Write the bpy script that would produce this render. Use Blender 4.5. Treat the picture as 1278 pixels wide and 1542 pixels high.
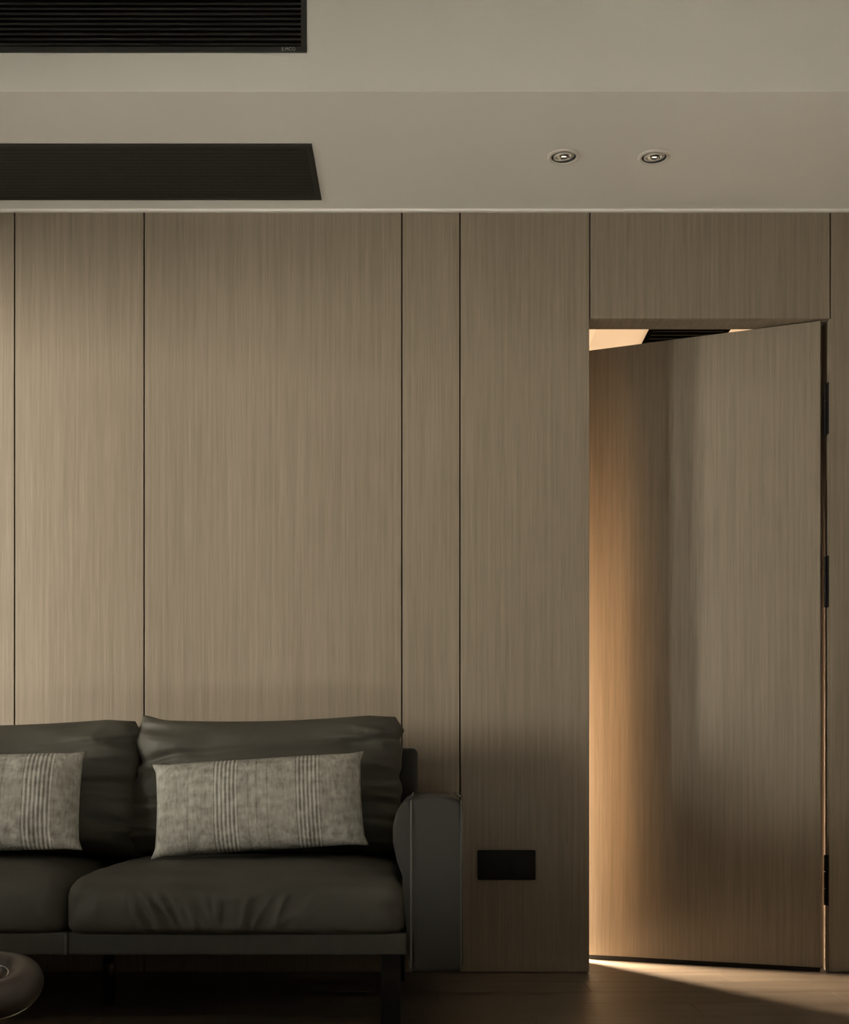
import bpy, bmesh, math, random
from mathutils import Vector, Matrix, noise

for o in list(bpy.data.objects):
    bpy.data.objects.remove(o, do_unlink=True)
random.seed(4)
SC = bpy.context.scene
COL = SC.collection
R = math.radians

# ------------------------------------------------------------------ camera, light, exposure
CAM_Z, CAM_D, FPX = 0.6667, 4.2, 1890.0
cam_d = bpy.data.cameras.new('camera')
cam = bpy.data.objects.new('camera', cam_d)
COL.objects.link(cam)
cam.location = (0, -CAM_D, CAM_Z)
cam.rotation_euler = (R(90), 0, 0)
cam_d.sensor_fit = 'AUTO'
cam_d.sensor_width = 36
cam_d.lens = FPX / 1542 * 36
cam_d.shift_y = (1165 - 771) / 1542
cam_d.clip_start = 0.05
SC.camera = cam

world = bpy.data.worlds.new('world')
SC.world = world
world.use_nodes = True
world.node_tree.nodes['Background'].inputs[0].default_value = (0.80, 0.85, 0.9, 1)
world.node_tree.nodes['Background'].inputs[1].default_value = 0.05

SC.view_settings.view_transform = 'Standard'
SC.view_settings.look = 'None'
SC.view_settings.gamma = 1
SC.view_settings.use_curve_mapping = False
SC.view_settings.exposure = 0.0
SC.cycles.use_denoising = True
SC.cycles.max_bounces = 10
SC.cycles.diffuse_bounces = 6


def area_light(name, loc, rot, sx, sy, power, color, spread=180):
    d = bpy.data.lights.new(name, 'AREA')
    d.shape = 'RECTANGLE'
    d.size, d.size_y = sx, sy
    d.energy = power
    d.color = color
    d.spread = R(spread)
    o = bpy.data.objects.new(name, d)
    COL.objects.link(o)
    o.location = loc
    o.rotation_euler = rot
    return o


# daylight arriving low and far through the side window (sill shades the low parts of the room)
area_light('side_window_daylight', (-9.5, -5.6, 1.45), (R(90), 0, R(-57)), 4.2, 2.2, 3000, (1.0, 0.93, 0.80))
# added fill light without a fixture over the pale slab; its bounce lifts the ceiling
area_light('bounce_fill_light', (0.1, -2.6, 2.93), (0, 0, 0), 2.6, 0.4, 78, (1.0, 0.98, 0.92), 42)
# warm lamps in the room behind the open door: one aimed at the door gap and a strip beside the door wall
lamp_at = Vector((-0.75, 1.45, 0.95))
area_light('inner_room_lamp', lamp_at, (Vector((0.9, 0.1, 0.0)) - lamp_at).to_track_quat('-Z', 'Y').to_euler(),
           1.15, 0.5, 740, (1.0, 0.80, 0.60), 80)
area_light('inner_wall_strip', (-0.40, 0.385, 0.80), (R(90), 0, R(-90)), 0.20, 1.5, 30, (1.0, 0.60, 0.30), 100)


# ------------------------------------------------------------------ materials
def new_mat(name):
    m = bpy.data.materials.new(name)
    m.use_nodes = True
    return m, m.node_tree, m.node_tree.nodes['Principled BSDF']


def plain(name, col, rough=0.5, metal=0.0, var=0.06, nscale=30, bump=0.0, bscale=200, spec=0.5, coat=0.0):
    m, t, b = new_mat(name)
    tc = t.nodes.new('ShaderNodeTexCoord')
    n = t.nodes.new('ShaderNodeTexNoise')
    n.inputs['Scale'].default_value = nscale
    n.inputs['Detail'].default_value = 4
    t.links.new(tc.outputs['Object'], n.inputs['Vector'])
    cr = t.nodes.new('ShaderNodeValToRGB')
    cr.color_ramp.elements[0].position = 0.3
    cr.color_ramp.elements[1].position = 0.7
    cr.color_ramp.elements[0].color = tuple(c * (1 - var) for c in col) + (1,)
    cr.color_ramp.elements[1].color = tuple(c * (1 + var) for c in col) + (1,)
    t.links.new(n.outputs['Fac'], cr.inputs['Fac'])
    t.links.new(cr.outputs['Color'], b.inputs['Base Color'])
    b.inputs['Roughness'].default_value = rough
    b.inputs['Metallic'].default_value = metal
    b.inputs['Specular IOR Level'].default_value = spec
    b.inputs['Coat Weight'].default_value = coat
    if bump:
        n2 = t.nodes.new('ShaderNodeTexNoise')
        n2.inputs['Scale'].default_value = bscale
        n2.inputs['Detail'].default_value = 3
        t.links.new(tc.outputs['Object'], n2.inputs['Vector'])
        bp = t.nodes.new('ShaderNodeBump')
        bp.inputs['Strength'].default_value = bump
        bp.inputs['Distance'].default_value = 0.002
        t.links.new(n2.outputs['Fac'], bp.inputs['Height'])
        t.links.new(bp.outputs['Normal'], b.inputs['Normal'])
    return m


def wood(name, dark, light, scale_a, scale_b, rough, spec=0.4, contrast=(0.3, 0.7), bump=0.08):
    """straight-grained veneer: two stretched noises drive the colour"""
    m, t, b = new_mat(name)
    tc = t.nodes.new('ShaderNodeTexCoord')
    outs = []
    for sc, det in ((scale_a, 3), (scale_b, 2)):
        mp = t.nodes.new('ShaderNodeMapping')
        mp.inputs['Scale'].default_value = sc
        t.links.new(tc.outputs['Object'], mp.inputs['Vector'])
        n = t.nodes.new('ShaderNodeTexNoise')
        n.inputs['Scale'].default_value = 1
        n.inputs['Detail'].default_value = det
        t.links.new(mp.outputs['Vector'], n.inputs['Vector'])
        outs.append(n.outputs['Fac'])
    mx = t.nodes.new('ShaderNodeMath')
    mx.operation = 'ADD'
    t.links.new(outs[0], mx.inputs[0])
    t.links.new(outs[1], mx.inputs[1])
    hf = t.nodes.new('ShaderNodeMath')
    hf.operation = 'MULTIPLY'
    hf.inputs[1].default_value = 0.5
    t.links.new(mx.outputs[0], hf.inputs[0])
    cr = t.nodes.new('ShaderNodeValToRGB')
    cr.color_ramp.elements[0].position, cr.color_ramp.elements[1].position = contrast
    cr.color_ramp.elements[0].color = dark + (1,)
    cr.color_ramp.elements[1].color = light + (1,)
    t.links.new(hf.outputs[0], cr.inputs['Fac'])
    t.links.new(cr.outputs['Color'], b.inputs['Base Color'])
    b.inputs['Roughness'].default_value = rough
    b.inputs['Specular IOR Level'].default_value = spec
    if bump:
        bp = t.nodes.new('ShaderNodeBump')
        bp.inputs['Strength'].default_value = bump
        bp.inputs['Distance'].default_value = 0.001
        t.links.new(outs[0], bp.inputs['Height'])
        t.links.new(bp.outputs['Normal'], b.inputs['Normal'])
    return m


M_WOOD = wood('taupe_veneer', (0.158, 0.129, 0.092), (0.252, 0.209, 0.157), (330, 20, 7), (90, 10, 1.5), 0.5)
M_EDGE = plain('veneer_edge', (0.16, 0.115, 0.075), 0.6)
M_FLOOR = wood('dark_oak_floor', (0.080, 0.060, 0.041), (0.150, 0.117, 0.083), (3.0, 60, 10), (1.2, 18, 5), 0.38, 0.45)
M_JOINT = plain('dark_joint', (0.018, 0.013, 0.009), 0.8)
M_PLASTER = plain('warm_white_plaster', (0.72, 0.705, 0.665), 0.85, var=0.02, nscale=3, bump=0.05, bscale=350, spec=0.2)
M_TRIMW = plain('white_trim', (0.84, 0.82, 0.78), 0.6, var=0.01)
M_GRILLE = plain('black_anodised_metal', (0.022, 0.022, 0.019), 0.5, 0.3, var=0.1, nscale=60)
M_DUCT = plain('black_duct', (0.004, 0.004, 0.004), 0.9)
M_LETTER = plain('pale_lettering', (0.42, 0.42, 0.39), 0.5)
M_HINGE = plain('black_hinge_steel', (0.012, 0.010, 0.010), 0.45, 0.4)
M_PLASTIC = plain('black_plastic', (0.008, 0.008, 0.007), 0.6, spec=0.2)
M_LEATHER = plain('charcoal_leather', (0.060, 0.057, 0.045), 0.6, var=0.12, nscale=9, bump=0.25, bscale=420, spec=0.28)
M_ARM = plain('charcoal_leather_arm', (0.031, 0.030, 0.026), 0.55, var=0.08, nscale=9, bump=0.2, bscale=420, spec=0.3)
M_PIPING = plain('grey_piping', (0.085, 0.085, 0.075), 0.45, var=0.05)
M_FRAME = plain('dark_frame_upholstery', (0.056, 0.055, 0.046), 0.6, var=0.1, bump=0.15, bscale=400)
M_BACKF = plain('black_back_upholstery', (0.014, 0.013, 0.011), 0.7, var=0.1, bump=0.15, bscale=400)
M_LEGS = plain('black_metal_leg', (0.006, 0.006, 0.006), 0.3, 0.0, spec=0.3, coat=0.25)
M_STOOL = plain('dark_brown_leather', (0.060, 0.048, 0.041), 0.32, var=0.15, nscale=14, bump=0.1, bscale=300)
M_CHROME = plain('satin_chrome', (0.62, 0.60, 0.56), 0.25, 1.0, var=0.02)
M_LAMPWHITE = plain('lamp_white_enamel', (0.60, 0.57, 0.52), 0.35, var=0.02)
M_LAMPDARK = plain('lamp_gap_shade', (0.02, 0.017, 0.013), 0.5)
M_REFLECT = plain('lamp_reflector', (0.88, 0.84, 0.77), 0.10, 1.0, var=0.01)
M_LENS = plain('lamp_lens', (0.80, 0.77, 0.70), 0.08, 0.9, var=0.01, coat=0.8)
M_BOUNCE = plain('pale_bounce_surface', (0.72, 0.69, 0.63), 0.95, var=0.04, nscale=60, bump=0.4, bscale=300, spec=0.1)
M_CAB = plain('dark_inner_ceiling', (0.002, 0.002, 0.002), 0.95, spec=0.0)


def linen(name, bands, lines):
    """grey mottled linen with woven stripe bands along U"""
    m, t, b = new_mat(name)
    uv = t.nodes.new('ShaderNodeUVMap')
    uv.uv_map = 'UVMap'
    sep = t.nodes.new('ShaderNodeSeparateXYZ')
    t.links.new(uv.outputs['UV'], sep.inputs[0])
    U = sep.outputs['X']

    def math_n(op, a, b_, c=None):
        n = t.nodes.new('ShaderNodeMath')
        n.operation = op
        for i, v in enumerate((a, b_, c)):
            if v is None:
                continue
            if isinstance(v, (int, float)):
                n.inputs[i].default_value = v
            else:
                t.links.new(v, n.inputs[i])
        return n.outputs[0]

    rib, dark = None, None
    for (u0, u1, k) in bands:
        w = (u1 - u0)
        ph = math_n('MULTIPLY', math_n('SUBTRACT', U, u0), 2 * math.pi * k / w)
        c = math_n('SUBTRACT', 0.0, math_n('COSINE', ph, 0))
        inside = math_n('MULTIPLY', math_n('GREATER_THAN', U, u0), math_n('LESS_THAN', U, u1))
        c = math_n('MULTIPLY', c, inside)
        rib = c if rib is None else math_n('ADD', rib, c)
    for u0 in lines:
        c = math_n('COMPARE', U, u0, 0.0035)
        dark = c if dark is None else math_n('ADD', dark, c)
    tc = t.nodes.new('ShaderNodeTexCoord')

    def nz(scale, stretch, det=4):
        mp = t.nodes.new('ShaderNodeMapping')
        mp.inputs['Scale'].default_value = stretch
        t.links.new(tc.outputs['Object'], mp.inputs['Vector'])
        n = t.nodes.new('ShaderNodeTexNoise')
        n.inputs['Scale'].default_value = scale
        n.inputs['Detail'].default_value = det
        t.links.new(mp.outputs['Vector'], n.inputs['Vector'])
        return n.outputs['Fac']
    slub = math_n('ADD', math_n('MULTIPLY', nz(120, (1, 1, 0.25)), 0.5), math_n('MULTIPLY', nz(45, (0.5, 1, 1)), 0.5))
    f = math_n('ADD', slub, math_n('MULTIPLY', rib, 0.20))
    if dark is not None:
        f = math_n('SUBTRACT', f, math_n('MULTIPLY', dark, 0.10))
    cr = t.nodes.new('ShaderNodeValToRGB')
    cr.color_ramp.elements[0].position = 0.28
    cr.color_ramp.elements[1].position = 0.78
    cr.color_ramp.elements[0].color = (0.150, 0.144, 0.125, 1)
    cr.color_ramp.elements[1].color = (0.49, 0.478, 0.43, 1)
    t.links.new(f, cr.inputs['Fac'])
    t.links.new(cr.outputs['Color'], b.inputs['Base Color'])
    b.inputs['Roughness'].default_value = 0.92
    b.inputs['Specular IOR Level'].default_value = 0.15
    bp = t.nodes.new('ShaderNodeBump')
    bp.inputs['Strength'].default_value = 0.5
    bp.inputs['Distance'].default_value = 0.003
    t.links.new(f, bp.inputs['Height'])
    t.links.new(bp.outputs['Normal'], b.inputs['Normal'])
    return m


# ------------------------------------------------------------------ helpers
def link_mesh(name, me, mat, parent=None, smooth=False):
    if mat is not None and not me.materials:
        me.materials.append(mat)
    if smooth:
        for p in me.polygons:
            p.use_smooth = True
    o = bpy.data.objects.new(name, me)
    COL.objects.link(o)
    if parent is not None:
        o.parent = parent
        o.matrix_parent_inverse = Matrix.Identity(4)
    return o


def obj(name, bm, mat, parent=None, smooth=False):
    bmesh.ops.recalc_face_normals(bm, faces=bm.faces[:])
    me = bpy.data.meshes.new(name)
    bm.to_mesh(me)
    bm.free()
    return link_mesh(name, me, mat, parent, smooth)


def empty(name, loc=(0, 0, 0), parent=None):
    o = bpy.data.objects.new(name, None)
    o.empty_display_size = 0.1
    COL.objects.link(o)
    o.location = loc
    if parent is not None:
        o.parent = parent
    return o


def tag(o, label=None, cat=None, group=None, kind=None):
    if label:
        o['label'] = label
    if cat:
        o['category'] = cat
    if group:
        o['group'] = group
    if kind:
        o['kind'] = kind
    return o


def bx(bm, a, b, bev=0.0, seg=2):
    """axis-aligned box a..b added to bm"""
    r = bmesh.ops.create_cube(bm, size=1)
    vs = r['verts']
    c = [(a[i] + b[i]) / 2 for i in range(3)]
    s = [abs(b[i] - a[i]) for i in range(3)]
    for v in vs:
        v.co = Vector([v.co[i] * s[i] + c[i] for i in range(3)])
    if bev:
        es = list({e for v in vs for e in v.link_edges})
        bmesh.ops.bevel(bm, geom=es, offset=bev, segments=seg, profile=0.5, affect='EDGES')
    return bm


def box(name, a, b, mat, parent=None, bev=0.0, seg=2):
    return obj(name, bx(bmesh.new(), a, b, bev, seg), mat, parent)


def lathe(bm, prof, n=48, center=(0, 0, 0)):
    """profile of (r, z) around z"""
    rings = []
    for r, z in prof:
        if r < 1e-6:
            rings.append([bm.verts.new((center[0], center[1], center[2] + z))])
        else:
            rings.append([bm.verts.new((center[0] + r * math.cos(2 * math.pi * k / n),
                                        center[1] + r * math.sin(2 * math.pi * k / n),
                                        center[2] + z)) for k in range(n)])
    for A, B in zip(rings, rings[1:]):
        for k in range(n):
            k2 = (k + 1) % n
            if len(A) == 1 and len(B) == 1:
                continue
            if len(A) == 1:
                bm.faces.new((A[0], B[k], B[k2]))
            elif len(B) == 1:
                bm.faces.new((A[k], B[0], A[k2]))
            else:
                bm.faces.new((A[k], B[k], B[k2], A[k2]))
    return bm


def cyl(bm, c, r0, r1, z0, z1, n=24):
    return lathe(bm, [(0, z0), (r0, z0), (r1, z1), (0, z1)], n, c)


def prism_y(bm, pts, y0, y1, bev=0.0, seg=3):
    """closed outline in XZ extruded from y0 to y1, its two end rims rounded"""
    f = [bm.verts.new((x, y0, z)) for x, z in pts]
    b = [bm.verts.new((x, y1, z)) for x, z in pts]
    n = len(pts)
    ff = bm.faces.new(f)
    fb = bm.faces.new(b[::-1])
    for k in range(n):
        bm.faces.new((f[k], b[k], b[(k + 1) % n], f[(k + 1) % n]))
    if bev:
        es = list(ff.edges) + list(fb.edges)
        bmesh.ops.bevel(bm, geom=es, offset=bev, segments=seg, profile=0.5, affect='EDGES')
    return bm


def tube(bm, pts, r, n=8, closed=False):
    rings = []
    m = len(pts)
    P = [Vector(p) for p in pts]
    for i in range(m):
        if closed:
            d = P[(i + 1) % m] - P[i - 1]
        else:
            d = P[min(i + 1, m - 1)] - P[max(i - 1, 0)]
        d.normalize()
        up = Vector((0, 0, 1)) if abs(d.z) < 0.9 else Vector((0, 1, 0))
        a = d.cross(up).normalized()
        b = a.cross(d).normalized()
        rings.append([bm.verts.new(P[i] + a * (r * math.cos(2 * math.pi * k / n)) + b * (r * math.sin(2 * math.pi * k / n)))
                      for k in range(n)])
    rng = range(m) if closed else range(m - 1)
    for i in rng:
        A, B = rings[i], rings[(i + 1) % m]
        for k in range(n):
            bm.faces.new((A[k], A[(k + 1) % n], B[(k + 1) % n], B[k]))
    if not closed:
        bm.faces.new(rings[0][::-1])
        bm.faces.new(rings[-1])
    return bm


def catmull(pts, k=6):
    out = []
    n = len(pts)
    for i in range(n):
        p0, p1, p2, p3 = pts[i - 1], pts[i], pts[(i + 1) % n], pts[(i + 2) % n]
        for j in range(k):
            t = j / k
            out.append(tuple(0.5 * ((2 * p1[a]) + (-p0[a] + p2[a]) * t + (2 * p0[a] - 5 * p1[a] + 4 * p2[a] - p3[a]) * t * t +
                                    (-p0[a] + 3 * p1[a] - 3 * p2[a] + p3[a]) * t ** 3) for a in range(len(p1))))
    return out


def boolean_cut(o, cutters):
    """subtract cutter meshes (bmesh list) from o for good"""
    for bm in cutters:
        bmesh.ops.recalc_face_normals(bm, faces=bm.faces[:])
        me = bpy.data.meshes.new('cut')
        bm.to_mesh(me)
        bm.free()
        c = bpy.data.objects.new('cut', me)
        COL.objects.link(c)
        md = o.modifiers.new('cut', 'BOOLEAN')
        md.operation = 'DIFFERENCE'
        md.solver = 'EXACT'
        md.object = c
        dg = bpy.context.evaluated_depsgraph_get()
        new = bpy.data.meshes.new_from_object(o.evaluated_get(dg))
        o.modifiers.clear()
        old = o.data
        o.data = new
        bpy.data.objects.remove(c, do_unlink=True)
        bpy.data.meshes.remove(old)


def copy_tree(o, parent=None):
    c = o.copy()
    COL.objects.link(c)
    if parent is not None:
        c.parent = parent
    for ch in list(o.children):
        copy_tree(ch, c)
    return c


# ------------------------------------------------------------------ room shell
XL, XR, YF, ZC = -3.0, 3.2, -6.4, 2.95      # left, right, front wall, ceiling
ZS = 2.551                                   # underside of the dropped soffit
YS = -0.732                                  # front face of the soffit
OX0, OX1, OZ = 0.551, 1.358, 2.190           # door opening

# floor of both rooms: a dark base with separate planks where the photograph shows them
floor = box('floor', (XL, YF, -0.06), (XR, 3.0, -0.012), M_JOINT)
tag(floor, kind='structure')
plank_w, gap = 0.19, 0.0016
ys = [0.012 + k * plank_w for k in range(-35, 17)]
for r, y0 in enumerate(ys):
    y1 = y0 + plank_w
    near = -1.5 < y0 < 0.5
    if near:
        x = XL + (r * 0.47) % 1.2 - 1.2
        while x < XR:
            a, b = max(x, XL), min(x + 1.2, XR)
            if b - a > 0.05:
                box('floor_plank', (a + gap / 2, max(y0, YF) + gap / 2, -0.014), (b - gap / 2, min(y1, 3.0) - gap / 2, 0), M_FLOOR, floor)
            x += 1.2
    elif y1 > YF and y0 < 3.0:
        box('floor_plank', (XL, max(y0, YF) + gap / 2, -0.014), (XR, min(y1, 3.0) - gap / 2, 0), M_FLOOR, floor)

box('bounce_slab', (-2.0, -3.3, 0.0005), (2.2, -1.97, 0.012), M_BOUNCE, floor, 0.004, 1)  # unseen pale slab added to bounce fill light up to the soffit
box('bounce_blocker', (-2.2, -1.96, 0.0002), (2.4, -1.88, 0.115), M_EDGE, floor, 0.004, 1)  # unseen blocker added to keep the floor bounce off the lower wall

# panelled back wall
wall = empty('wall_back')
tag(wall, 'taupe wood veneer wall of tall panels with thin dark joints', kind='structure')
PT = 0.022                                   # panel thickness
g = 0.0045                                   # joint width
bm = bmesh.new()
bx(bm, (XL, PT, 0), (OX0 - 0.003, 0.265, ZC))
box_core = obj('wall_core', bm, M_JOINT, wall)
bm = bmesh.new()
bx(bm, (OX0 - 0.003, PT, OZ + 0.012), (OX1 + 0.006, 0.10, ZC))
obj('wall_core', bm, M_JOINT, wall)
box('wall_core', (OX1 + 0.006, PT, 0), (XR, 0.20, ZC), M_JOINT, wall)
px = lambda x: (x - 639) / 450.0
seams = [XL, -2.26, px(22), px(217), px(605), px(692.5), px(887)]
for a, b in zip(seams, seams[1:]):
    last = abs(b - px(887)) < 1e-6
    box('wall_panel', (a + g / 2, 0, 0.003), (b - (0 if last else g / 2), PT, 2.62), M_WOOD, wall, 0.001, 1)
box('wall_panel', (OX0 + g, 0, OZ), (OX1 - g / 2, PT, 2.62), M_WOOD, wall, 0.001, 1)
for a, b in ((OX1, 2.22), (2.22, XR)):
    box('wall_panel', (a + g / 2, 0, 0.003), (b - g / 2, PT, 2.62), M_WOOD, wall, 0.001, 1)

# other walls of the room
bm = bmesh.new()                              # left wall around its window
WZ0, WZ1 = 0.69, 2.18
OPEN = ((-2.45, -2.12), (-1.70, -0.45))        # two unseen windows; pier added to shape the daylight falloff
bx(bm, (XL - 0.2, YF, 0), (XL, 0.3, WZ0))
bx(bm, (XL - 0.2, YF, WZ1), (XL, 0.3, ZC))
for ya, yb in ((YF, OPEN[0][0]), (OPEN[0][1], OPEN[1][0]), (OPEN[1][1], 0.3)):
    bx(bm, (XL - 0.2, ya, WZ0), (XL, yb, WZ1))
tag(obj('wall_left', bm, M_PLASTER), kind='structure')
for n, (ya, yb) in enumerate(OPEN):
    win = empty('window_%d' % (n + 1), (XL - 0.1, (ya + yb) / 2, WZ0))
    tag(win, kind='structure')
    bm = bmesh.new()
    hw, hh = (yb - ya) / 2, WZ1 - WZ0
    for a, b in (((-0.03, -hw, 0), (0.03, -hw + 0.03, hh)), ((-0.03, hw - 0.03, 0), (0.03, hw, hh)),
                 ((-0.03, -hw, hh - 0.03), (0.03, hw, hh)), ((-0.03, -hw, 0), (0.03, hw, 0.03))):
        bx(bm, a, b)
    obj('window_frame', bm, M_HINGE, win)
    box('window_sill', (-0.02, -hw - 0.02, -0.03), (0.14, hw + 0.02, -0.001), M_TRIMW, win)
tag(box('wall_right', (XR, YF, 0), (XR + 0.15, 0.3, ZC), M_PLASTER), kind='structure')
tag(box('wall_front', (XL, YF - 0.15, 0), (XR, YF, ZC), M_PLASTER), kind='structure')

# ceiling with the dropped soffit along the back wall
ceil = box('ceiling', (XL - 0.2, YF - 0.15, ZC), (XR + 0.15, 0.25, ZC + 0.1), M_PLASTER)
tag(ceil, 'warm white ceiling stepping down to a soffit along the panelled wall', kind='structure')
soffit = box('soffit', (XL, YS, ZS), (XR, -0.0005, ZC), M_PLASTER, ceil)
LIGHTS = [((848.5 - 639) / FPX * 3.83, -0.370), ((985.0 - 639) / FPX * 3.83, -0.367)]
VX0, VX1 = -1.80, -0.337                     # grilles, left and right end
VY0, VY1 = -0.447, -0.083
FZ0, FZ1, FX1 = 2.658, 2.90, -0.325          # grille in the front face
cuts = [bx(bmesh.new(), (VX0 + .004, VY0 + .004, ZS - 0.05), (VX1 - .004, VY1 - .004, ZS + 0.07)),
        bx(bmesh.new(), (VX0 + .004, YS - 0.05, FZ0 + .004), (FX1 - .004, YS + 0.07, FZ1 - .004))]
for lx, ly in LIGHTS:
    cuts.append(cyl(bmesh.new(), (lx, ly, 0), 0.044, 0.044, ZS - 0.05, ZS + 0.06, 40))
boolean_cut(soffit, cuts)
tr = box('trim_1', (XL, -0.014, ZS - 0.0075), (XR, -0.0008, ZS - 0.0003), M_TRIMW)
tag(tr, 'thin white bead where the soffit meets the wood wall', kind='structure')

# ------------------------------------------------------------------ the room behind the open door
tag(box('wall_far', (-1.6, 3.0, 0), (XR, 3.1, 2.7), M_PLASTER), kind='structure')
tag(box('wall_far_left', (-1.7, 0.24, 0), (-1.6, 3.1, 2.7), M_PLASTER), kind='structure')
tag(box('wall_far_right', (2.6, 0.2, 0), (2.7, 3.0, 2.7), M_PLASTER), kind='structure')
far_ceil = box('ceiling', (-1.7, 0.075, 2.5), (2.7, 3.1, 2.58), M_PLASTER)
tag(far_ceil, 'pale warm ceiling of the lit room behind the open door', kind='structure')
t2 = box('trim_2', (-1.6, 0.24, 2.475), (0.697, 3.0, 2.4999), M_TRIMW)
tag(t2, 'slightly lower pale ceiling band behind the open door', kind='structure')
# dark ceiling grille seen above the door leaf
iv = empty('ceiling_vent', (1.09, 1.2, 2.5))
tag(iv, 'black ceiling grille in the inner room, glimpsed above the open door', 'air vent')
bm = bmesh.new()
for a, b in (((-.165, -.35, -.012), (-.150, .35, -.0005)), ((.150, -.35, -.012), (.165, .35, -.0005)),
             ((-.15, -.35, -.012), (.15, -.335, -.0005)), ((-.15, .335, -.012), (.15, .35, -.0005))):
    bx(bm, a, b)
obj('frame', bm, M_CAB, iv)
box('back_plate', (-.15, -.335, -.004), (.15, .335, -.0006), M_DUCT, iv)
sl = None
for k in range(16):
    y = -.32 + k * .0425
    if sl is None:
        sl = box('slat', (-.15, -.008, -.011), (.15, .008, -.0042), M_CAB, iv)
        s = sl
    else:
        s = sl.copy()
        COL.objects.link(s)
    s.location = (0, y, 0)

# ------------------------------------------------------------------ the open door
HX, HY = 1.3276, 0.010
door = empty('door_1', (HX, HY, 0))
tag(door, 'taupe wood veneer door standing ajar into a warmly lit room', kind='structure')
ang = R(22)
door.rotation_euler = (0, 0, -ang)            # local -X runs along the leaf to its free edge
bm = bx(bmesh.new(), (-0.806, 0, 0.016), (0, 0.045, 2.1865), 0.0012, 1)
leaf = obj('door_leaf', bm, M_WOOD, door)
box('gap_shade_strip', (-0.803, 0.002, 0.0015), (-0.003, 0.043, 0.0158), M_DUCT, door)  # black strip stands in for the shadow in the gap under the leaf
# jamb lining of the opening (world space, structure of its own)
jamb = empty('trim_3')
tag(jamb, 'wood lining around the door opening', kind='structure')
box('jamb_board', (OX1 - 0.0035, 0.0005, 0.003), (OX1 + 0.0055, 0.036, OZ - 0.001), M_WOOD, jamb)
box('jamb_board', (OX1 - 0.0035, 0.0365, 0.003), (OX1 + 0.0055, 0.20, OZ - 0.001), M_EDGE, jamb)
box('jamb_board', (1.306, 0.0725, 0.003), (OX1 - 0.004, 0.098, OZ - 0.001), M_EDGE, jamb)  # strip added behind the leaf to block light leaking past the hinge edge
box('head_board', (OX0, PT + 0.001, OZ), (OX1 - 0.004, 0.1035, OZ + 0.0115), M_WOOD, jamb)
# hinges: a leaf on the jamb, a leaf on the door edge and the knuckle between them
inv = Matrix.Rotation(ang, 4, 'Z')
hz = [(578, 655), (838, 915), (1287, 1363)]
for ya, yb in hz:
    z1, z0 = CAM_Z + (1165 - ya) / 447.5, CAM_Z + (1165 - yb) / 447.5
    bm = bmesh.new()
    bx(bm, (1.3515, 0.004, z0), (1.3542, 0.034, z1))
    bm.transform(Matrix.Translation((-HX, -HY, 0)))
    bm.transform(inv)
    h = obj('hinge', bm, M_HINGE, door)
    bm = bmesh.new()
    for q in range(3):
        a = z0 + (z1 - z0) * q / 3
        lathe(bm, [(0, a + .001), (0.0048, a + .001), (0.0048, a + (z1 - z0) / 3 - .001), (0, a + (z1 - z0) / 3 - .001)], 12,
              (1.3475, 0.022, 0))
    bm.transform(Matrix.Translation((-HX, -HY, 0)))
    bm.transform(inv)
    obj('hinge_knuckle', bm, M_HINGE, h)

# ------------------------------------------------------------------ air grilles of the soffit
def grille(name, label, loc, length, height, nslat, margin, facing):
    """a framed louvre: local X along the slats, local Z across them, facing local -Y"""
    root = empty(name, loc)
    tag(root, label, 'air vent', 'black linear grilles in the soffit')
    L, H = length, height
    bm = bmesh.new()
    m = margin
    bx(bm, (0, -0.004, 0), (L, 0.012, m), 0.001, 1)
    bx(bm, (0, -0.004, H - m), (L, 0.012, H), 0.001, 1)
    bx(bm, (0, -0.004, m), (m, 0.012, H - m), 0.001, 1)
    bx(bm, (L - m, -0.004, m), (L, 0.012, H - m), 0.001, 1)
    parts = [obj('frame', bm, M_GRILLE, root)]
    parts.append(box('duct', (0.006, 0.050, 0.006), (L - 0.006, 0.058, H - 0.006), M_DUCT, root))
    pitch = (H - 2 * m) / nslat
    proto = None
    for k in range(nslat):
        if proto is None:
            bm = bmesh.new()
            pr = [(-0.003, -0.25), (0.000, 0.30), (0.022, 0.42), (0.024, 0.26), (0.003, 0.05)]
            vs0 = [bm.verts.new((m, y, z * pitch)) for y, z in pr]
            vs1 = [bm.verts.new((L - m, y, z * pitch)) for y, z in pr]
            n = len(pr)
            for q in range(n):
                bm.faces.new((vs0[q], vs1[q], vs1[(q + 1) % n], vs0[(q + 1) % n]))
            bm.faces.new(vs0)
            bm.faces.new(vs1[::-1])
            proto = obj('slat', bm, M_GRILLE, root)
            s = proto
        else:
            s = proto.copy()
            COL.objects.link(s)
        s.location = (0, 0, m + (k + 0.5) * pitch)
    if facing == 'down':
        root.rotation_euler = (R(90), 0, 0)   # local -Y -> world -Z, local Z -> world -Y
    return root


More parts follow.
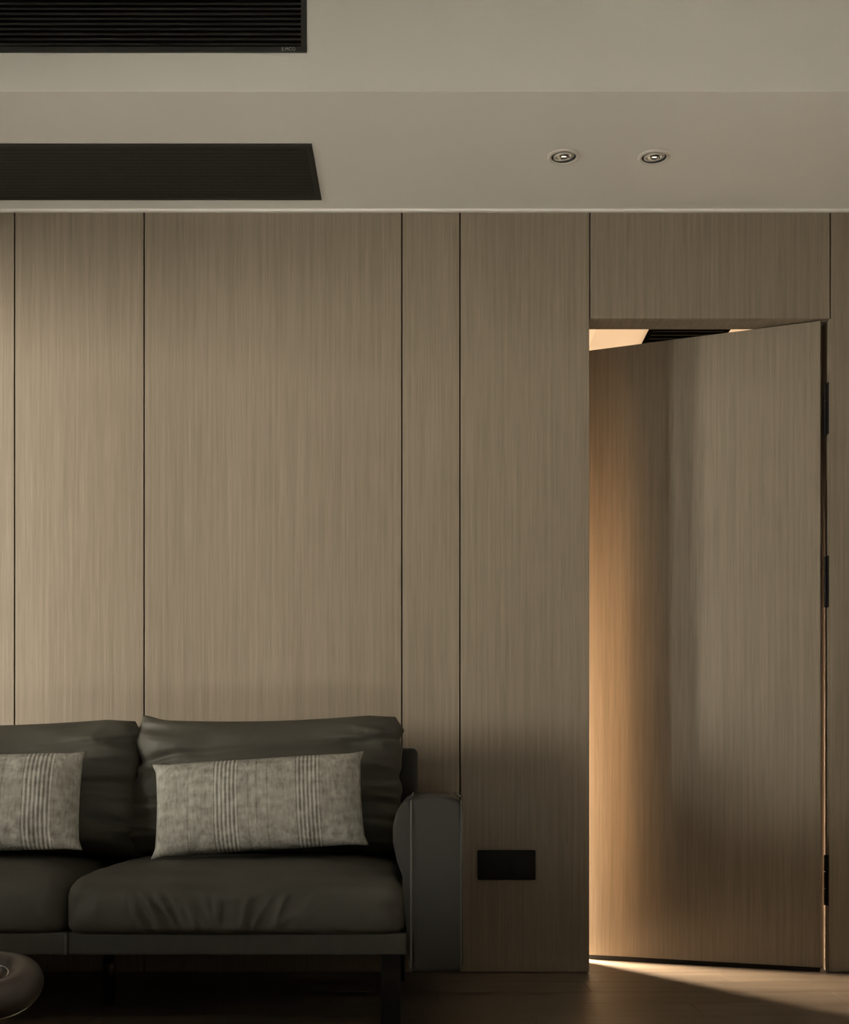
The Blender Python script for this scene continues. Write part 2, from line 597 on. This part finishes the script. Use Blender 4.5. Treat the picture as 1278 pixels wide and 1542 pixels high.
gv = grille('air_vent', 'black louvred grille in the upright face of the soffit, upper one of two',
            (VX0, YS, FZ0), FX1 - VX0, FZ1 - FZ0, 15, 0.016, 'front')
gs = grille('air_vent', 'black louvred grille in the soffit underside, just above the wood wall',
            (VX0, VY1, ZS), VX1 - VX0, VY1 - VY0, 16, 0.017, 'down')
cu = bpy.data.curves.new('lettering', 'FONT')
cu.body = 'E.MCO'
cu.size = 0.0125
cu.extrude = 0.0003
cu.space_character = 1.05
to = bpy.data.objects.new('lettering_curve', cu)
COL.objects.link(to)
dg = bpy.context.evaluated_depsgraph_get()
tm = bpy.data.meshes.new_from_object(to.evaluated_get(dg))
bpy.data.objects.remove(to, do_unlink=True)
tm.materials.clear()
let = link_mesh('lettering', tm, M_LETTER, gv)
let.rotation_euler = (R(90), 0, 0)
let.location = ((424 - 639) / 545.0 - VX0, -0.0045, 0.0045)
tag(let, 'small pale maker lettering')

# ------------------------------------------------------------------ recessed downlights
def downlight(loc, label):
    root = empty('downlight', loc)
    tag(root, label, 'downlight', 'recessed downlights in the soffit')
    bm = lathe(bmesh.new(), [(0.0375, 0.020), (0.0375, -0.0030), (0.0390, -0.0060), (0.0455, -0.0055), (0.0495, -0.0015),
                             (0.0495, -0.0002), (0.0425, -0.0002), (0.0425, 0.020), (0.0375, 0.020)], 56)
    obj('trim_ring', bm, M_LAMPWHITE, root, True)
    bm = lathe(bmesh.new(), [(0.0374, -0.0026), (0.0330, 0.005), (0.0322, 0.012), (0.0374, 0.012), (0.0374, -0.0026)], 48)
    obj('shadow_gap', bm, M_LAMPDARK, root, True)  # dark cone paints the shade between ring and head
    head = lathe(bmesh.new(), [(0.0290, 0.008), (0.0290, -0.003), (0.0294, -0.0040), (0.0312, -0.0036), (0.0318, -0.001),
                               (0.0318, 0.008), (0.0290, 0.008)], 48)
    hd = obj('tilting_head', head, M_LAMPWHITE, root, True)
    hd.rotation_euler = (R(8), R(-6), 0)
    prof = [(0.0289, 0.0)]
    for k in range(1, 9):
        a = k / 8
        prof.append((0.0289 - 0.017 * a ** 1.3, 0.021 * a ** 0.75))
    obj('reflector', lathe(bmesh.new(), prof, 48), M_REFLECT, hd, True)
    bm = lathe(bmesh.new(), [(0.0, 0.007), (0.006, 0.0078), (0.0095, 0.0115), (0.0112, 0.0208), (0.0, 0.0215)], 32)
    obj('bulb', bm, M_LENS, hd, True)
    return root


downlight((LIGHTS[0][0], LIGHTS[0][1], ZS), 'unlit round recessed downlight nearer the grille, left of two')
downlight((LIGHTS[1][0], LIGHTS[1][1], ZS), 'unlit round recessed downlight above the door side, right of two')

# ------------------------------------------------------------------ black socket plate on the wall
sx0, sx1, sz0, sz1 = (719 - 639) / 450, (806 - 639) / 450, CAM_Z + (1165 - 1324.5) / 450, CAM_Z + (1165 - 1280) / 450
sock = empty('wall_socket', ((sx0 + sx1) / 2, 0, (sz0 + sz1) / 2))
tag(sock, 'black double socket plate low on the wood wall beside the sofa arm', 'socket')
hw, hh = (sx1 - sx0) / 2, (sz1 - sz0) / 2
box('plate', (-hw, -0.009, -hh), (hw, -0.0003, hh), M_PLASTIC, sock, 0.0035, 3)
for cx in (-hw / 2, hw / 2):
    bm = bx(bmesh.new(), (cx - 0.036, -0.0108, -0.036), (cx + 0.036, -0.0085, 0.036), 0.001, 1)
    so = obj('socket', bm, M_PLASTIC, sock)
    bm = bmesh.new()
    for dx, dz, tilt in ((-0.008, 0.014, 0), (0.008, 0.014, 0), (0, -0.006, 0), (-0.009, -0.018, 0.5), (0.009, -0.018, -0.5)):
        b2 = bx(bmesh.new(), (-0.0012, -0.0112, -0.004), (0.0012, -0.0105, 0.004))
        b2.transform(Matrix.Translation((cx + dx, 0, dz)) @ Matrix.Rotation(tilt, 4, 'Y'))
        me = bpy.data.meshes.new('t')
        b2.to_mesh(me)
        b2.free()
        bm.from_mesh(me)
        bpy.data.meshes.remove(me)
    obj('slots', bm, M_DUCT, so)

# ------------------------------------------------------------------ soft shapes
def sstep(a, b, x):
    t = max(0.0, min(1.0, (x - a) / (b - a)))
    return t * t * (3 - 2 * t)


def box_cushion(w, d, h, r, puff, seed, nx=130, ny=50, nz=22):
    """box cushion with round edges, crowned top and pulled front; local origin at bottom centre"""
    bm = bmesh.new()
    def pt(p):
        half = Vector((w / 2, d / 2, h / 2))
        q = Vector((p[0] * half.x, p[1] * half.y, p[2] * half.z))
        rr = Vector((r, r, r if q.z > 0 else r * 0.5))
        inner = Vector([max(-(half[i] - rr[i]), min(half[i] - rr[i], q[i])) for i in range(3)])
        dd = Vector([(q[i] - inner[i]) / rr[i] for i in range(3)])
        if dd.length > 1e-9:
            dd.normalize()
            q = Vector([inner[i] + dd[i] * rr[i] for i in range(3)])
        return q, dd
    vmap = {}
    def vert(i, j, k):
        key = (i, j, k)
        if key in vmap:
            return vmap[key]
        p = (2 * i / nx - 1, 2 * j / ny - 1, 2 * k / nz - 1)
        q, n = pt(p)
        u, v, t = p
        crown = (1 - abs(u) ** 4) * (1 - abs(v) ** 4)
        q.z += puff * crown * (t * 0.5 + 0.5)
        # front face swells; leather folds hang on its lower half
        fr = sstep(0.55, 1.0, -n.y)
        low = sstep(0.9, 0.1, t) * sstep(-1.0, -0.6, t)
        q.y -= 0.012 * fr * (1 - u * u)
        nn = noise.noise(Vector((q.x * 24 + q.z * 14 * math.sin(q.x * 9 + seed) + seed, q.z * 9, seed * 1.7)))
        fold = (1 - abs(nn) * 2.2)
        mid = sstep(-0.95, -0.5, u) * sstep(0.75, 0.15, u)
        amp = 0.017 * (0.5 + abs(noise.noise(Vector((q.x * 7, seed, 1.0)))) * 2) * fr * low * mid * max(0, fold) ** 1.6
        amp += 0.006 * fr * noise.noise(Vector((q.x * 6, q.z * 12, seed + 5)))
        q.y -= amp
        # pulled corners
        cr = sstep(0.72, 1.0, abs(u)) * fr
        q.y -= 0.007 * cr * math.sin(t * 5 + abs(u) * 22 + seed)
        top = sstep(0.4, 1.0, n.z)
        q.z += top * 0.006 * noise.noise(Vector((q.x * 4 + seed, q.y * 4, 3)))
        q.z += top * 0.0022 * noise.noise(Vector((q.x * 14 + seed, q.y * 9, 7)))
        q.z += h / 2
        vmap[key] = bm.verts.new(q)
        return vmap[key]
    for i in range(nx):
        for j in range(ny):
            for k in (0, nz):
                bm.faces.new((vert(i, j, k), vert(i + 1, j, k), vert(i + 1, j + 1, k), vert(i, j + 1, k)))
    for i in range(nx):
        for k in range(nz):
            for j in (0, ny):
                bm.faces.new((vert(i, j, k), vert(i + 1, j, k), vert(i + 1, j, k + 1), vert(i, j, k + 1)))
    for j in range(ny):
        for k in range(nz):
            for i in (0, nx):
                bm.faces.new((vert(i, j, k), vert(i, j + 1, k), vert(i, j + 1, k + 1), vert(i, j, k + 1)))
    return bm


def pillow(w, h, thick, nu, nv, pinch, expo, disp, outline=None, edge=0.012):
    """two puffed sheets joined along a seam; local X width, Z height, Y depth, front is -Y"""
    bm = bmesh.new()
    uvl = bm.loops.layers.uv.new('UVMap')
    sheets = []
    def co(i, j, s):
        u, v = 2 * i / nu - 1, 2 * j / nv - 1
        # denser towards the seam
        u, v = math.sin(u * math.pi / 2) * 0.35 + u * 0.65, math.sin(v * math.pi / 2) * 0.35 + v * 0.65
        x = w / 2 * u * (1 - pinch * (1 - v * v) * abs(u) ** 3)
        z = h / 2 * v * (1 - pinch * (1 - u * u) * abs(v) ** 3 * 1.2)
        if outline:
            x, z = outline(u, v, x, z)
        t = thick / 2 * ((1 - abs(u) ** expo) * (1 - abs(v) ** expo)) ** 0.55
        t += disp(u, v, s) * (1 - abs(u) ** 12) * (1 - abs(v) ** 12)
        return (x, s * t, z), (u * .5 + .5, v * .5 + .5)
    data = {}
    for s in (-1, 1):
        for i in range(nu + 1):
            for j in range(nv + 1):
                rim = i in (0, nu) or j in (0, nv)
                if rim and s == 1:
                    data[(s, i, j)] = data[(-1, i, j)]
                    continue
                c, uv = co(i, j, s)
                data[(s, i, j)] = (bm.verts.new(c), uv)
    for s in (-1, 1):
        for i in range(nu):
            for j in range(nv):
                q = [data[(s, i, j)], data[(s, i + 1, j)], data[(s, i + 1, j + 1)], data[(s, i, j + 1)]]
                if s == 1:
                    q = q[::-1]
                f = bm.faces.new([a[0] for a in q])
                for lp, a in zip(f.loops, q):
                    lp[uvl].uv = a[1]
    return bm


# ------------------------------------------------------------------ sofa
SY = -0.95
sofa = empty('sofa', (-0.94, -0.5, 0))
tag(sofa, 'charcoal leather sofa with loose cushions against the wood panelled wall', 'sofa')
so = Vector(sofa.location)


def sofa_part(name, bm, mat, parent=None, smooth=False):
    bm.transform(Matrix.Translation(-so))
    return obj(name, bm, mat, parent or sofa, smooth)


# two base rails meeting at a light seam
XM = -0.940
for a, b in ((-1.83, XM - 0.001), (XM + 0.001, -0.046)):
    sofa_part('base_rail', bx(bmesh.new(), (a, -0.905, 0.190), (b, -0.10, 0.249), 0.006, 3), M_FRAME)
sofa_part('seam_piping', tube(bmesh.new(), [(XM, -0.9065, 0.192), (XM, -0.9075, 0.22), (XM, -0.9065, 0.246)], 0.0035), M_PIPING)
# back frame
sofa_part('back_frame', bx(bmesh.new(), (-1.86, -0.215, 0.20), (-0.022, -0.075, 0.748), 0.018, 4), M_BACKF)
# arms: outline seen from the front, the inner side padded and bulging
ax = lambda x: (x - 639) / 573.0
az = lambda y: CAM_Z + (1165 - y) / 573.0
pad = [(ax(x), az(y)) for x, y in ((617, 1462), (613, 1440), (612, 1400), (612, 1350), (606, 1320), (597, 1296), (591, 1268),
                                   (591, 1244), (597, 1222), (607, 1207), (618, 1201), (624, 1260), (624, 1400), (624, 1462))]
shell = [(ax(x), az(y)) for x, y in ((618.5, 1464), (618, 1300), (618, 1203), (630, 1199.5), (655, 1198.5), (680, 1200), (690, 1203), (695.5, 1212),
                                     (696.5, 1300), (697.5, 1452), (694, 1464))]


def arm_mesh(mirror):
    out = []
    for pts, bev, y0 in ((pad, 0.010, -0.896), (shell, 0.012, -0.902)):
        bm = prism_y(bmesh.new(), pts, y0, -0.09, bev, 4)
        if mirror:
            bm.transform(Matrix.Translation((2 * so.x, 0, 0)) @ Matrix.Scale(-1, 4, (1, 0, 0)))
        out.append(bm)
    return out


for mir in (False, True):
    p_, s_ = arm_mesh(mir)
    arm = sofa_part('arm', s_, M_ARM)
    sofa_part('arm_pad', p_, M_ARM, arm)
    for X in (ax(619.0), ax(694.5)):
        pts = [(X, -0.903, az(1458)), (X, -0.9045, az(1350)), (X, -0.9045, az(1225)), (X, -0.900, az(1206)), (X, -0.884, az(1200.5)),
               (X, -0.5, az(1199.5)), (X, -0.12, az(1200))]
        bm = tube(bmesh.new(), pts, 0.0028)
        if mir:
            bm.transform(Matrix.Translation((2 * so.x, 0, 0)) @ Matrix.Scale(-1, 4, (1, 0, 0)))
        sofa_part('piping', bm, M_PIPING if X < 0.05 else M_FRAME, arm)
# legs: broad front blades, slim middle posts
for X in (-0.0890, 2 * so.x + 0.0890):
    for y in (-0.88, -0.16):
        sofa_part('leg', bx(bmesh.new(), (X - 0.026, y - 0.016, 0), (X + 0.026, y + 0.016, 0.192), 0.003, 2), M_LEGS)
for X in (-0.913,):
    lg = sofa_part('leg', cyl(bmesh.new(), (X, -0.57, 0), 0.017, 0.017, 0.004, 0.192, 28), M_LEGS, None, True)
    sofa_part('leg_foot', cyl(bmesh.new(), (X, -0.57, 0), 0.0155, 0.0155, 0, 0.006, 24), M_PLASTIC, lg)
# seat cushions
for cx, seed, w in ((-0.4955, 3.1, 0.892), (-1.389, 8.4, 0.885)):
    bm = box_cushion(w, 0.73, 0.154, 0.055, 0.032, seed)
    bm.transform(Matrix.Translation((cx, -0.928 + 0.365 + (0.012 if cx < -1 else 0), 0.240)))
    sofa_part('seat_cushion', bm, M_LEATHER, None, True)


# back cushions lean on the back frame
def back_disp(seed):
    def f(u, v, s):
        side = sstep(0.35, 0.95, abs(u))
        a = noise.noise(Vector((u * 1.3 + seed, v * 4.6 + 0.5 * u, seed)))
        d = 0.020 * side * (1 - abs(a) * 2.5)
        b = noise.noise(Vector((u * 2.0 + seed * 2, v * 2.5 + abs(u) * 0.8, 4.0)))
        d += 0.008 * (1 - abs(b) * 3) * (0.3 + 0.7 * side)
        d += 0.008 * noise.noise(Vector((u * 3, v * 3, seed + 9)))
        # creases running in from the pinched sides
        for vc, sl, wd, am, reach in ((0.47, 0.16, 0.055, 0.020, 0.0), (0.12, -0.10, 0.045, 0.020, 0.50), (-0.22, 0.08, 0.05, 0.018, 0.45),
                                      (-0.52, -0.05, 0.05, 0.016, 0.55)):
            w_ = noise.noise(Vector((u * 3 + seed, vc * 9, 2.0))) * 0.06
            x_ = (v - vc - sl * u - w_) / wd
            d -= am * math.exp(-x_ * x_) * (0.35 + 0.65 * side if reach == 0 else sstep(reach, 0.95, abs(u)))
        return d
    return f


def out_right(u, v, x, z):
    # peaked top-left corner, sagging top edge rising towards a round right corner
    if v > 0:
        z += v ** 2 * (-0.014 * (1 - u * u) + 0.011 * u + 0.012 * sstep(-0.80, -1.0, u))
    if u > 0.75 and v > 0.75:
        k = ((u - .75) / .25) * ((v - .75) / .25)
        x -= 0.020 * k
        z -= 0.016 * k
    s_ = 1 if u > 0 else -1
    e = abs(u) ** 4 * s_
    x += (0.030 if u < 0 else 0.010) * (-v) * abs(u) * s_
    for vc, am in ((0.47, 0.016), (0.10, 0.009), (-0.24, 0.008), (-0.55, 0.008)):
        q = (v - vc - 0.16 * u * (vc > 0.4)) / 0.085
        x -= e * am * math.exp(-q * q)
    x += e * 0.012 * math.exp(-((v - 0.68) / 0.2) ** 2)
    return x, z


for cx, cz, w, h, seed, yy, yaw in ((-0.481, 0.635, 0.842, 0.430, 1.3, -0.345, 0), (-1.295, 0.624, 0.860, 0.425, 5.6, -0.350, 0)):
    bm = pillow(w, h, 0.205, 110, 80, 0.020, 3.2, back_disp(seed), out_right)
    bm.transform(Matrix.Translation((cx, yy, cz)) @ Matrix.Rotation(yaw, 4, 'Z') @ Matrix.Rotation(R(-9), 4, 'X'))
    sofa_part('back_cushion', bm, M_LEATHER, None, True)

# ------------------------------------------------------------------ throw pillows
M_LIN_A = linen('striped_linen_a', ((0.295, 0.412, 6), (0.685, 0.800, 6)), (0.17, 0.46, 0.50, 0.55))
M_LIN_B = linen('striped_linen_b', ((0.720, 0.870, 7), (0.20, 0.32, 6)), (0.58, 0.62, 0.42))


def throw_disp(seed):
    def f(u, v, s):
        d = 0.005 * noise.noise(Vector((u * 2.5 + seed, v * 2.5, seed)))
        lowf = sstep(-0.5, -0.95, v)
        d += 0.016 * lowf * noise.noise(Vector((u * 13 + seed, v * 3, 2)))
        return d
    return f


def out_tuft(u, v, x, z):
    k = sstep(0.86, 1.0, abs(u)) * sstep(0.80, 1.0, abs(v))
    return x + 0.009 * k * (1 if u > 0 else -1), z + 0.004 * k * (1 if v > 0 else -1)


def throw(label, mat, w, h, loc, tilt, roll, yaw, seed):
    bm = pillow(w, h, 0.145, 72, 40, 0.020, 2.8, throw_disp(seed), out_tuft)
    o = obj('throw_pillow', bm, mat, None, True)
    o.matrix_world = (Matrix.Translation(loc) @ Matrix.Rotation(R(yaw), 4, 'Z') @ Matrix.Rotation(R(tilt), 4, 'X') @
                      Matrix.Rotation(R(roll), 4, 'Y'))
    tag(o, label, 'pillow', 'striped linen pillows on the sofa')
    return o


throw('grey striped lumbar pillow, whole in view, on the sofa seat nearer the arm', M_LIN_A, 0.600, 0.284,
      (-0.476, -0.583, 0.5785), -22, -3.9, 0, 2.2)
throw('grey striped pillow cut off by the left frame edge, on the sofa', M_LIN_B, 0.56, 0.300,
      (-1.275, -0.575, 0.583), -22, -1.5, 4, 6.1)

# ------------------------------------------------------------------ ring-shaped stool at the lower left
st = empty('stool', (-1.0315, -1.25, 0))
tag(st, 'small dark brown leather ring stool with dished top in front of the sofa', 'stool')
Rm, rt, zc = 0.088, 0.0440, 0.168
seat = empty('tmp')
bpy.data.objects.remove(seat, do_unlink=True)
tiltm = Matrix.Translation((0, 0, zc)) @ Matrix.Rotation(R(17), 4, 'X')
prof = []
for k in range(0, 33):
    a = R(200 - 360 * k / 32 * 0.92)
    prof.append((Rm + rt * math.cos(a), rt * math.sin(a)))
bm = lathe(bmesh.new(), prof, 72)
bm.transform(tiltm)
seat = obj('seat_ring', bm, M_STOOL, st, True)
bm = lathe(bmesh.new(), [(0, -0.004), (0.02, -0.003), (0.034, 0.004), (0.030, -0.03), (0, -0.03)], 48)
bm.transform(tiltm)
obj('dish', bm, M_STOOL, st, True)
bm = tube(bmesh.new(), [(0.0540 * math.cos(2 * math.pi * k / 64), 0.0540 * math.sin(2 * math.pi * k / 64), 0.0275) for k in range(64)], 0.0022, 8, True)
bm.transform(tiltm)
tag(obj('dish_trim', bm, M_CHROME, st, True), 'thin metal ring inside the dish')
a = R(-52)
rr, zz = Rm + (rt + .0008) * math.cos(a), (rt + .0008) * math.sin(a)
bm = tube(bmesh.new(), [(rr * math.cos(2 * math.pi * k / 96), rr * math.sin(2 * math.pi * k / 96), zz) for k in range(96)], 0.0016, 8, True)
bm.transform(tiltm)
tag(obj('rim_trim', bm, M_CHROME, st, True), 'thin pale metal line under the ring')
obj('pedestal', lathe(bmesh.new(), [(0, 0), (0.070, 0), (0.070, 0.006), (0.028, 0.016), (0.022, 0.06), (0.024, 0.150), (0, 0.150)], 40), M_LEGS, st, True)
